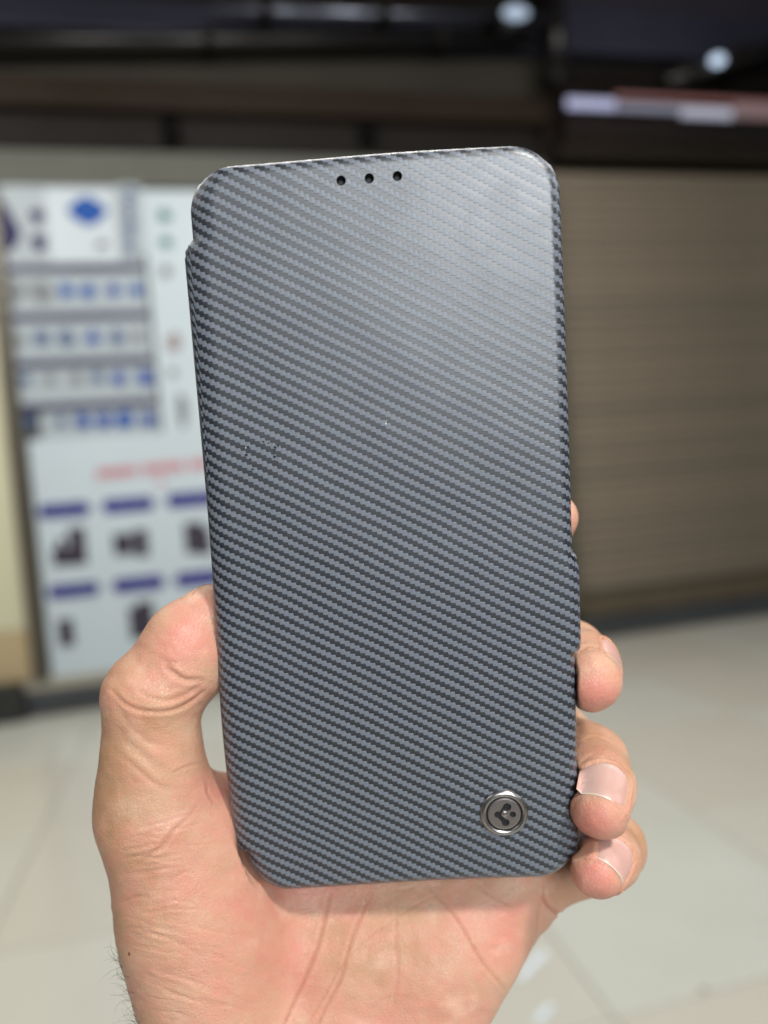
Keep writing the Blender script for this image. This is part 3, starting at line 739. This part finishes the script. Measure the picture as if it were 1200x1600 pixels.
def surface_nets(fn, lo, hi, h):
    xs_ = [np.arange(lo[i], hi[i] + h, h, dtype=f4) for i in range(3)]
    nx, ny, nz = map(len, xs_)
    # coarse pass to skip empty space
    Dv = np.full((nx, ny, nz), 9.0, f4)
    st = 8
    gx, gy, gz = [x[::st] for x in xs_]
    G = np.stack(np.meshgrid(gx + h * st / 2, gy + h * st / 2, gz + h * st / 2, indexing='ij'), -1)
    dc = fn(G)
    lim = h * st * 0.95 + .25
    for (i, j, k_) in np.argwhere(np.abs(dc) < lim):
        sl = (slice(i * st, min(nx, (i + 1) * st)), slice(j * st, min(ny, (j + 1) * st)), slice(k_ * st, min(nz, (k_ + 1) * st)))
        Dv[sl] = np.nan
    # far cells take the coarse sign
    cs = np.repeat(np.repeat(np.repeat(dc, st, 0), st, 1), st, 2)[:nx, :ny, :nz]
    m = np.isnan(Dv); Dv = np.where(m, 0, cs).astype(f4)
    idx = np.argwhere(m); pts = np.stack([xs_[0][idx[:, 0]], xs_[1][idx[:, 1]], xs_[2][idx[:, 2]]], -1)
    vals = np.concatenate([fn(pts[s:s + 400000]) for s in range(0, len(pts), 400000)])
    Dv[m] = vals
    s = Dv < 0
    c = [s[a:nx - 1 + a, b:ny - 1 + b, e:nz - 1 + e] for a in (0, 1) for b in (0, 1) for e in (0, 1)]
    tot = sum(x.astype(np.int8) for x in c); act = (tot > 0) & (tot < 8)
    ids = np.full(act.shape, -1, np.int64); cells = np.argwhere(act); ids[act] = np.arange(len(cells))
    off = [(a, b, e) for a in (0, 1) for b in (0, 1) for e in (0, 1)]
    cv = np.stack([Dv[cells[:, 0] + a, cells[:, 1] + b, cells[:, 2] + e] for a, b, e in off], 1)
    acc = np.zeros((len(cells), 3)); cnt = np.zeros(len(cells))
    for i in range(8):
        for j in range(i + 1, 8):
            if sum(abs(x - y) for x, y in zip(off[i], off[j])) != 1: continue
            cr = (cv[:, i] < 0) != (cv[:, j] < 0)
            t = np.where(cr, cv[:, i] / (cv[:, i] - cv[:, j] + 1e-12), 0)
            p = np.array(off[i])[None] + t[:, None] * (np.array(off[j]) - np.array(off[i]))[None]
            acc += p * cr[:, None]; cnt += cr
    V = (cells + acc / cnt[:, None]) * h + np.array(lo)
    faces = []
    for ax in range(3):
        o1, o2 = [(1, 2), (2, 0), (0, 1)][ax]
        sa = [slice(1, -1)] * 3; sa[ax] = slice(0, -1); sb = [slice(1, -1)] * 3; sb[ax] = slice(1, None)
        A, B = s[tuple(sa)], s[tuple(sb)]
        e = np.argwhere(A != B); inside = A[tuple(e.T)]
        base = e.copy(); base[:, o1] += 1; base[:, o2] += 1
        def sh(d1, d2):
            q = base.copy(); q[:, o1] -= d1; q[:, o2] -= d2; return ids[tuple(q.T)]
        quad = np.stack([sh(1, 1), sh(0, 1), sh(0, 0), sh(1, 0)], 1)
        quad[~inside] = quad[~inside][:, ::-1]
        faces.append(quad)
    Fq = np.concatenate(faces); Fq = Fq[(Fq >= 0).all(1)]
    return V.astype(f4), Fq
def vnormals(V, Fq):
    n = np.cross(V[Fq[:, 2]] - V[Fq[:, 0]], V[Fq[:, 3]] - V[Fq[:, 1]])
    N_ = np.zeros_like(V)
    for i in range(4):
        for a in range(3): N_[:, a] += np.bincount(Fq[:, i], n[:, a], len(V))
    return N_ / (np.linalg.norm(N_, axis=1)[:, None] + 1e-12)
def subdiv(V, Fq):
    e = np.concatenate([Fq[:, [0, 1]], Fq[:, [1, 2]], Fq[:, [2, 3]], Fq[:, [3, 0]]]); e.sort(1)
    key = e[:, 0].astype(np.int64) * len(V) + e[:, 1]; uq, inv = np.unique(key, return_inverse=True)
    ev = .5 * (V[uq // len(V)] + V[uq % len(V)]); fv = V[Fq].mean(1)
    nf = len(Fq); E = inv.reshape(4, nf).T + len(V); c = np.arange(nf) + len(V) + len(ev)
    out = np.concatenate([np.stack([Fq[:, i], E[:, i], c, E[:, (i - 1) % 4]], 1) for i in range(4)])
    return np.concatenate([V, ev, fv]).astype(f4), out
import time as _t
_t0 = _t.time()
hV, hF = surface_nets(full_sdf, (-8.5, -25.5, -8.0), (8.0, 2.0, 2.0), 0.09)
def keep_split(V, Fq, fine):
    return V, Fq
# finer mesh where the photograph shows it
hV, hF = subdiv(hV, hF)
def project(V, n_it=2):
    e = .02
    for _ in range(n_it):
        d = full_sdf(V)
        g = np.stack([full_sdf(V + np.eye(3, dtype=f4)[i] * e) - d for i in range(3)], 1) / e
        g /= (np.linalg.norm(g, axis=1)[:, None] + 1e-6)
        V = V - g * np.clip(d, -.1, .1)[:, None]
    return V, g
hV, hN = project(hV, 2)
print('hand mesh', len(hV), 'verts', round(_t.time() - _t0, 1), 's')

# --- nails: frames fitted to the photograph
def nrmz(v): return v / np.linalg.norm(v)
# (name, cuticle-to-edge centre, axis to the tip a, outward n, half width, length)
NAILS = []
def nail_def(name, c, a, n, w, L, rc):
    a = nrmz(np.array(a, float)); n = np.array(n, float); n = nrmz(n - a * (n @ a)); s_ = np.cross(a, n)
    NAILS.append((name, np.array(c, float), a, n, s_, w, L, rc))
nail_def('ring', Q(935, 1229, -.75), (-.38, -.45, .81), (.68, .46, .55), .46, .98, .74)
nail_def('pinky', Q(951, 1342, -.95), (-.40, -.42, .82), (.62, .45, .60), .50, .95, .66)
nail_def('middle', Q(944, 1040, -1.4), (.0, -.25, .96), (.60, .78, .16), .44, .8, .76)
nail_def('thumb', Q(279, 940, -1.7), (.45, .85, -.1), (-.84, .42, -.25), .62, 1.1, .9)

# --- creases drawn on the skin (photo pixels; width px; depth cm)
def front_px(V):
    s = F / (D - V[:, 2]); return np.stack([600 + V[:, 0] * s, 800 - V[:, 1] * s], 1)
pxy = front_px(hV)
facing = np.clip((hN[:, 2] - .05) / .3, 0, 1)
inpic = (pxy[:, 0] > 120) & (pxy[:, 0] < 1050) & (pxy[:, 1] > 880) & (pxy[:, 1] < 1680)
disp = np.zeros(len(hV)); red = np.zeros(len(hV))
def spl(pts, n=8):
    """smooth curve through the points"""
    p = np.array(pts, float); q = np.concatenate([[2 * p[0] - p[1]], p, [2 * p[-1] - p[-2]]]); out = []
    for i in range(1, len(q) - 2):
        for t in np.linspace(0, 1, n, endpoint=False):
            out.append(.5 * ((2 * q[i]) + (-q[i - 1] + q[i + 1]) * t + (2 * q[i - 1] - 5 * q[i] + 4 * q[i + 1] - q[i + 2]) * t * t + (-q[i - 1] + 3 * q[i] - 3 * q[i + 1] + q[i + 2]) * t ** 3))
    out.append(p[-1]); return np.array(out)
def crease(pts, w, depth, col=.5, lip=.35, zmin=-9):
    c = spl(pts); lo_, hi_ = c.min(0) - w * 5, c.max(0) + w * 5
    m = inpic & (pxy[:, 0] > lo_[0]) & (pxy[:, 0] < hi_[0]) & (pxy[:, 1] > lo_[1]) & (pxy[:, 1] < hi_[1]) & (hN[:, 2] > 0) & (hV[:, 2] > zmin)
    ii = np.where(m)[0]
    if not len(ii): return
    p = pxy[ii]; best = np.full(len(ii), 1e9); tt = np.zeros(len(ii)); n = len(c) - 1
    for i in range(n):
        a, b = c[i], c[i + 1]; ab = b - a; t = np.clip(((p - a) @ ab) / (ab @ ab + 1e-9), 0, 1)
        d = np.linalg.norm(p - a - t[:, None] * ab, axis=1); u = d < best
        best[u] = d[u]; tt[u] = (i + t[u]) / n
    taper = np.sin(np.pi * np.clip(tt * .94 + .03, 0, 1)) ** .5
    g = np.exp(-(best / w) ** 2); l = np.exp(-((best - 2.1 * w) / (1.3 * w)) ** 2)
    disp[ii] += depth * taper * facing[ii] * (-g + lip * l)
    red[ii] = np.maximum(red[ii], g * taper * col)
def noise2(x, y, seed, n=256):
    r_ = np.random.default_rng(seed).random((n, n)); xi = np.floor(x).astype(int); yi = np.floor(y).astype(int)
    fx = x - xi; fy = y - yi; fx = fx * fx * (3 - 2 * fx); fy = fy * fy * (3 - 2 * fy)
    g = lambda a, b: r_[a % n, b % n]
    return (g(xi, yi) * (1 - fx) + g(xi + 1, yi) * fx) * (1 - fy) + (g(xi, yi + 1) * (1 - fx) + g(xi + 1, yi + 1) * fx) * fy - .5
# thumb joint folds
crease([(176, 1078), (196, 1100), (222, 1110), (262, 1111), (296, 1098), (320, 1078)], 3.2, .045, .75, .4)
crease([(215, 1078), (236, 1090), (262, 1093), (290, 1085), (318, 1068)], 3.6, .025, .5, .4)
crease([(258, 1040), (272, 1052), (290, 1062), (316, 1062)], 4.0, .05, .55, .4)
crease([(246, 1022), (262, 1034), (278, 1038)], 4.5, .02, .3)
crease([(180, 1090), (192, 1120), (222, 1152), (258, 1166), (292, 1164)], 5.5, .014, .2, .6)
crease([(184, 1130), (200, 1160), (236, 1190), (262, 1208)], 6.5, .014, .15, .6)
crease([(268, 1208), (290, 1198), (322, 1188)], 2.0, .02, .6)
crease([(190, 1180), (214, 1200), (240, 1222), (262, 1232)], 4.0, .018, .25)
# crease from the web down over the thenar
crease([(306, 1262), (292, 1278), (272, 1296), (256, 1318), (236, 1334), (214, 1352)], 3.6, .022, .7, .4)
crease([(322, 1222), (326, 1240), (336, 1256)], 2.5, .03, .6)
# palm lines fanning out below the case
crease([(516, 1396), (508, 1430), (496, 1478), (476, 1530), (446, 1600), (430, 1640)], 3.0, .026, .85, .5)
crease([(578, 1398), (560, 1440), (545, 1480), (532, 1530), (506, 1580), (480, 1640)], 3.0, .020, .75, .5)
crease([(618, 1392), (620, 1430), (618, 1470), (622, 1520), (615, 1570)], 3.2, .010, .4)
crease([(668, 1384), (700, 1420), (728, 1460), (752, 1500), (776, 1530), (790, 1548)], 3.0, .020, .75, .4)
crease([(680, 1400), (640, 1420), (560, 1480), (540, 1520)], 1.8, .008, .3)
crease([(740, 1380), (768, 1402), (800, 1420)], 2.0, .014, .5)
crease([(572, 1470), (540, 1500), (505, 1560), (480, 1600)], 1.6, .010, .6)
crease([(560, 1590), (600, 1560), (640, 1556)], 1.6, .008, .3)
crease([(850, 1385), (852, 1408), (868, 1424), (880, 1432)], 3.0, .05, .7, .4)
crease([(846, 1400), (840, 1430), (836, 1470)], 2.0, .02, .4)
# finger folds
crease([(902, 1208), (915, 1186), (938, 1176), (962, 1184), (980, 1206)], 3.0, .012, .3)
for i_ in range(5):
    crease([(908, 1150 + i_ * 7), (930, 1144 + i_ * 7), (962, 1156 + i_ * 8)], 1.6, .008, .25, .4)
    crease([(968 + i_ * 6, 1290 + i_ * 2), (986 + i_ * 5, 1310 + i_ * 3), (988 + i_ * 5, 1340 + i_ * 2)], 1.5, .007, .2, .4)
    crease([(912, 1000 + i_ * 5), (930, 996 + i_ * 5), (950, 1012 + i_ * 5)], 1.5, .007, .2, .4)
crease([(905, 1160), (925, 1152), (948, 1158)], 3.0, .012, .3)
crease([(906, 1018), (920, 1010), (940, 1016), (958, 1034)], 2.2, .025, .5)
# fine skin wrinkles on the thenar side and wrist
r_w = random.Random(11)
for j in range(64):
    t = r_w.random(); y0 = 1290 + 300 * t; x0 = 165 + 60 * max(0, t) + r_w.uniform(-6, 120) * (1 if r_w.random() < .6 else .4)
    L = r_w.uniform(35, 110); sl = r_w.uniform(.05, .42) if y0 > 1430 else r_w.uniform(-.30, .12)
    p0 = (x0, y0); pts = [p0]
    for q_ in range(3):
        x0 += L / 3; y0 += L / 3 * sl + r_w.uniform(-5, 5); pts.append((x0, y0))
    crease(pts, r_w.uniform(1.4, 2.6), r_w.uniform(.006, .019), r_w.uniform(.08, .3), .4)
for j in range(46):
    x0, y0 = r_w.uniform(200, 520), r_w.uniform(1310, 1590); a = r_w.uniform(-1.2, 1.2); L = r_w.uniform(18, 46)
    crease([(x0, y0), (x0 + L / 2 * math.cos(a) + r_w.uniform(-3, 3), y0 + L / 2 * math.sin(a) + r_w.uniform(-3, 3)), (x0 + L * math.cos(a), y0 + L * math.sin(a))], r_w.uniform(1.1, 1.7), r_w.uniform(.003, .008), .12, .3)
for j in range(16):     # flexion lines on the thumb pad side
    y0 = 1004 + j * 3.2; x0 = 262 + r_w.uniform(-8, 14)
    crease([(x0, y0), (x0 + 16, y0 + 5), (x0 + 36, y0 + 6)], 1.1, .0035, .05, .2)
x, y = pxy[:, 0], pxy[:, 1]
low = np.where(hV[:, 1] < 0, 1, .4)
disp += facing * inpic * .040 * noise2(x / 34 + 3, y / 30, 1) + facing * inpic * .016 * noise2(x / 14, y / 11 + 5, 2)
wr = np.clip((y - 1330) / 160, 0, 1) * np.clip((430 - x) / 180, 0, 1)          # wrinkled lower left
ph = (y - .30 * x) / 7.5 + 2.2 * noise2(x / 60, y / 40, 3)
skinp = np.stack([x / 5.5, y / 5.5], 0)
disp += facing * inpic * .0035 * (noise2(x / 5 + .4 * noise2(x / 20, y / 20, 31), y / 4, 30) + .8 * noise2(x / 3.1, y / 3.4, 33))
disp += facing * inpic * wr * .016 * noise2(ph, x / 55 + 9, 4)
disp += facing * inpic * wr * .006 * noise2(ph * 2.1, x / 30 + 2, 5)

# skin folds round each nail: a shallow bed with raised walls
bed = np.zeros(len(hV))
for (nm, c, a, n, s_, w, L, rc) in NAILS[:3]:
    q = hV - c; u = q @ s_; t = q @ a; hgt_ = q @ n
    m = (hgt_ > -.55) & (np.abs(u) < w * 1.6) & (np.abs(t) < L)
    du = np.abs(u) / w; dt = t / (L / 2)
    rr_ = np.maximum(du ** 2.6 + np.where(dt < 0, np.abs(dt) ** 2.6, 0 * dt), 0) ** (1 / 2.6)
    rr_ = np.where(dt > 0, np.maximum(du, 0), rr_)
    side = np.exp(-((rr_ - 1.10) / .10) ** 2) * (dt < 1.0) * (dt > -1.35)
    inside = (rr_ < 1.0) & (dt < 1.02)
    disp += m * (.045 * side - .045 * inside * (1 - np.clip((dt - .55) / .4, 0, 1)))
    red += m * (.55 * np.exp(-((rr_ - 1.03) / .05) ** 2)) * (dt < 1.0)
    tipl = np.exp(-((dt - 1.10) / .09) ** 2) * (du < 1.0); disp += m * (-.02 * tipl)
    bed = np.maximum(bed, m * inside)
hV2 = hV + hN * disp[:, None].astype(f4)
# keep the skin off the case
cd = case_sdf(hV2); e_ = .02
pen = np.where(cd < .008)[0]
if len(pen):
    Pp = hV2[pen]; g = np.stack([case_sdf(Pp + np.eye(3, dtype=f4)[i] * e_) - cd[pen] for i in range(3)], 1) / e_
    hV2[pen] = Pp + g * (.008 - cd[pen])[:, None]

# --- colour of the skin itself (blood near the surface, redder lines) plus painted crease shade, as a vertex attribute
pink = np.zeros(len(hV))
def pblob(px, py, rx, ry, amt, zmin=-9):
    global pink
    g = np.exp(-(((x - px) / rx) ** 2 + ((y - py) / ry) ** 2)) * (hV[:, 2] > zmin); pink = np.maximum(pink, g * amt)
pblob(290, 1000, 46, 46, .80); pblob(310, 950, 30, 30, .5); pblob(250, 1060, 50, 30, .35)
pblob(940, 1085, 44, 30, .95, -2.6); pblob(925, 1280, 46, 34, .85, -2); pblob(930, 1372, 48, 34, .95, -2.2)
pblob(340, 1240, 40, 40, .6); pblob(770, 1470, 80, 60, .60); pblob(400, 1400, 150, 90, .50); pblob(430, 1520, 120, 80, .50); pblob(285, 1300, 60, 40, .35)
pblob(640, 1590, 140, 60, .40); pblob(880, 818, 40, 50, .4)
pink += .40 * noise2(x / 42, y / 42, 6) + .30 * noise2(x / 17, y / 17, 8) + .22 * noise2(x / 7, y / 7, 9)
pink = np.clip(pink + .10, 0, 1)
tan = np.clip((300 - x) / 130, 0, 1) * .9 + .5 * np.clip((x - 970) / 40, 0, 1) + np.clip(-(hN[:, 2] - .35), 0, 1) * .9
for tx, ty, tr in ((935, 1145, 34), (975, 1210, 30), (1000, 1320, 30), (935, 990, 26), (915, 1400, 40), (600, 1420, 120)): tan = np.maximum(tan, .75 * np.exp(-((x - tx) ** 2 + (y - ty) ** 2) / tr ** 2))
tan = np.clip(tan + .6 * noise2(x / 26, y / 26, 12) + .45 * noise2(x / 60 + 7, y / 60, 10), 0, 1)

me = bpy.data.meshes.new('hand')
me.vertices.add(len(hV2)); me.vertices.foreach_set('co', (hV2 / 100).astype(f4).ravel())
me.loops.add(len(hF) * 4); me.loops.foreach_set('vertex_index', hF.ravel().astype(np.int32))
me.polygons.add(len(hF)); me.polygons.foreach_set('loop_start', np.arange(0, len(hF) * 4, 4, dtype=np.int32)); me.polygons.foreach_set('loop_total', np.full(len(hF), 4, np.int32))
me.update(calc_edges=True); me.validate()
at = me.attributes.new('skin', 'FLOAT_COLOR', 'POINT')
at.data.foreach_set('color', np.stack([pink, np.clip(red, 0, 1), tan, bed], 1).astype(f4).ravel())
def skin_mat():
    k = N('skin')
    a_ = k.n('ShaderNodeAttribute', attribute_name='skin'); sp = k.n('ShaderNodeSeparateColor'); k.L(a_.outputs['Color'], sp.inputs[0])
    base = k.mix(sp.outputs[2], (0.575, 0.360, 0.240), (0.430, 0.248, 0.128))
    base = k.mix(sp.outputs[0], base, (0.635, 0.245, 0.190))
    fn_ = k.noise(520, 4, .65); mo = k.noise(95, 4, .6)
    base = k.mix(k.math('MULTIPLY', mo, .35), base, (0.46, 0.220, 0.155))
    base = k.mix(k.sstep(mo, .52, .75), base, k.mix(.22, base, (0.86, 0.64, 0.50)))
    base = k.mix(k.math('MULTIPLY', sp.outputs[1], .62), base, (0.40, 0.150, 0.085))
    vo = k.n('ShaderNodeTexVoronoi', feature='DISTANCE_TO_EDGE'); vo.inputs['Scale'].default_value = 1050
    tco = k.n('ShaderNodeTexCoord').outputs['Object']; k.L(tco, vo.inputs['Vector'])
    cell = k.sstep(vo.outputs['Distance'], 0.0, 0.12)
    h_ = k.math('ADD', k.math('MULTIPLY', cell, .5), k.math('MULTIPLY', fn_, 1.0))
    nb = k.bump(h_, .00010, 1.0)
    nb = k.bump(k.noise(170, 3, .6), .00022, .6, nb)
    k.set(Base_Color=base, Roughness=k.math('MULTIPLY_ADD', fn_, .16, .40), Specular_IOR_Level=.42, Normal=nb)
    k.set(Subsurface_Weight=.55, Subsurface_Scale=.0022)
    k.b.inputs['Subsurface Radius'].default_value = (1.0, .36, .20)
    return k.m
m_skin = skin_mat()
person = empty('person', HM)
tag(person, 'bare left hand and forearm of a person gripping the case from behind', 'person')
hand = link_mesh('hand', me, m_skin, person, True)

# --- nails as thin curved plates
def nail_mat():
    k = N('fingernail')
    uvn = k.n('ShaderNodeUVMap').outputs[0]; sp = k.n('ShaderNodeSeparateXYZ'); k.L(uvn, sp.inputs[0])
    e = k.sstep(sp.outputs[1], .955, .99)          # free edge
    lun = k.math('SUBTRACT', 1.0, k.sstep(sp.outputs[1], .04, .22))
    c = k.mix(k.noise(240, 3), (0.54, 0.28, 0.235), (0.62, 0.37, 0.32)); c = k.mix(k.math('MULTIPLY', lun, .35), c, (.80, .62, .58)); c = k.mix(e, c, (.74, .54, .44))
    wv = k.n('ShaderNodeTexNoise'); wv.inputs['Scale'].default_value = 1.0; cm = k.n('ShaderNodeCombineXYZ'); k.L(k.math('MULTIPLY', sp.outputs[0], 26), cm.inputs[0]); k.L(k.math('MULTIPLY', sp.outputs[1], .8), cm.inputs[1]); k.L(cm.outputs[0], wv.inputs['Vector'])
    k.set(Base_Color=c, Roughness=.36, Specular_IOR_Level=.45, Normal=k.bump(wv.outputs['Fac'], .00004, .6), Subsurface_Weight=.3, Subsurface_Scale=.001)
    return k.m
m_nail = nail_mat()
for (nm, c, a, n, s_, w, L, rc) in NAILS:
    nu, nv = 20, 22; V, UVs, F_ = [], [], []
    P_ = []
    for j in range(nv + 1):
        t = -math.cos(math.pi * j / nv)
        hw = w * (1 - abs(min(t, 0)) ** 2.3) ** (1 / 2.3) if t < 0 else w * (1 - .04 * t)
        hw = max(hw, w * .05)
        for i in range(nu + 1):
            u = -1 + 2 * i / nu
            tt_ = t * (1 if t < 0 else (1 - .13 * u * u))
            P_.append(c + s_ * u * hw + a * tt_ * L / 2 + n * .5); UVs.append((i / nu, (t + 1) / 2))
    P_ = np.array(P_, f4); hh = np.zeros(len(P_), f4)
    # drop each point along -n on to the finger body, then lift it proud of the bed
    for _ in range(14):
        d = hand_sdf(P_ + (n[None] * hh[:, None]).astype(f4)); hh = np.clip(hh - .85 * d, -.95, .4)
    mid_ = np.median(hh); hh = np.maximum(hh, mid_ - .6); P_ = P_ + (n[None] * hh[:, None]).astype(f4)
    us = np.array([q[0] * 2 - 1 for q in UVs]); vsn = np.array([q[1] for q in UVs])
    lift = .003 - .050 * np.abs(us) ** 5 - .03 * np.clip(.10 - vsn, 0, 1) / .10 + .004 * np.clip((vsn - .9) / .1, 0, 1)
    P_ = P_ + (n[None] * lift[:, None]).astype(f4)
    low_ = P_ - (n[None] * .012).astype(f4)
    V = np.concatenate([P_, low_]) / 100; m_ = (nu + 1) * (nv + 1)
    for j in range(nv):
        for i in range(nu):
            b = j * (nu + 1) + i; q = [b, b + 1, b + nu + 2, b + nu + 1]; F_.append(q); F_.append([m_ + k_ for k_ in q[::-1]])
    rim = [i for i in range(nu + 1)] + [j * (nu + 1) + nu for j in range(1, nv + 1)] + [nv * (nu + 1) + i for i in range(nu - 1, -1, -1)] + [j * (nu + 1) for j in range(nv - 1, 0, -1)]
    for i in range(len(rim)): F_.append([rim[i], rim[i] + m_, rim[(i + 1) % len(rim)] + m_, rim[(i + 1) % len(rim)]])
    o = mesh_obj('fingernail' if nm != 'thumb' else 'thumbnail', V, F_, m_nail, hand, True)
    bmx = bmesh.new(); bmx.from_mesh(o.data); bmesh.ops.recalc_face_normals(bmx, faces=bmx.faces); bmx.to_mesh(o.data); bmx.free()
    o.data.set_sharp_from_angle(angle=R(50))
    ul = o.data.uv_layers.new(name='UVMap'); li = np.empty(len(o.data.loops), int); o.data.loops.foreach_get('vertex_index', li)
    uvs = np.array(UVs + UVs); ul.data.foreach_set('uv', uvs[li].ravel())

# --- fine dark hairs at the edge of the wrist
bm = bmesh.new(); rh = random.Random(5)
def hair(p, d0, L, curl, r_):
    pts = []; ang = d0; x_, y_, z_ = p; dz = rh.uniform(-.3, .5)
    for j in range(12):
        pts.append(Vector((x_, y_, z_)) / 100); st_ = L / 12
        x_ += math.cos(ang) * st_; y_ += math.sin(ang) * st_; z_ += dz * st_; ang += curl
    prev = None
    for j, q_ in enumerate(pts):
        w_ = r_ * (1 - .8 * j / 11); t_ = (pts[min(j + 1, 11)] - pts[max(j - 1, 0)]).normalized(); a1 = t_.cross(Vector((0, 0, 1))).normalized(); a2 = t_.cross(a1)
        ring = [bm.verts.new(q_ + (a1 * math.cos(k_ * 2.094) + a2 * math.sin(k_ * 2.094)) * w_ / 100) for k_ in range(3)]
        if prev:
            for k_ in range(3): bm.faces.new((prev[k_], prev[(k_ + 1) % 3], ring[(k_ + 1) % 3], ring[k_]))
        prev = ring
sel = np.where((pxy[:, 1] > 1490) & (pxy[:, 1] < 1640) & (pxy[:, 0] < 232) & (np.abs(hN[:, 2]) < .75) & (hN[:, 0] < -.5))[0]
for j in range(90):
    i = int(sel[rh.randrange(len(sel))]); p = hV2[i]
    yy = pxy[i, 1]
    if rh.random() > (.35 + .65 * (yy - 1490) / 120): continue
    hair((float(p[0]), float(p[1]), float(p[2])), rh.uniform(1.9, 3.4), rh.uniform(.25, .62), rh.uniform(-.22, .22), .0042)
hr = bm_obj('wrist_hair', bm, simple('dark_hair', (.014, .009, .006), .6), hand); tag(hr, kind='stuff')
# one small mole at the wrist side
i = int(np.argmin((pxy[:, 0] - 203) ** 2 + (pxy[:, 1] - 1489) ** 2 + 1e5 * (hN[:, 2] < .1)))
bm = bmesh.new(); bmesh.ops.create_icosphere(bm, subdivisions=2, radius=.00035, matrix=Matrix.Translation(Vector(hV2[i] / 100)) @ Matrix.Diagonal((1, 1.3, .5, 1)))
bm_obj('mole', bm, simple('mole_brown', (.10, .05, .035), .5), hand, True)
print('hand done', round(_t.time() - _t0, 1), 's')
#HAND_END
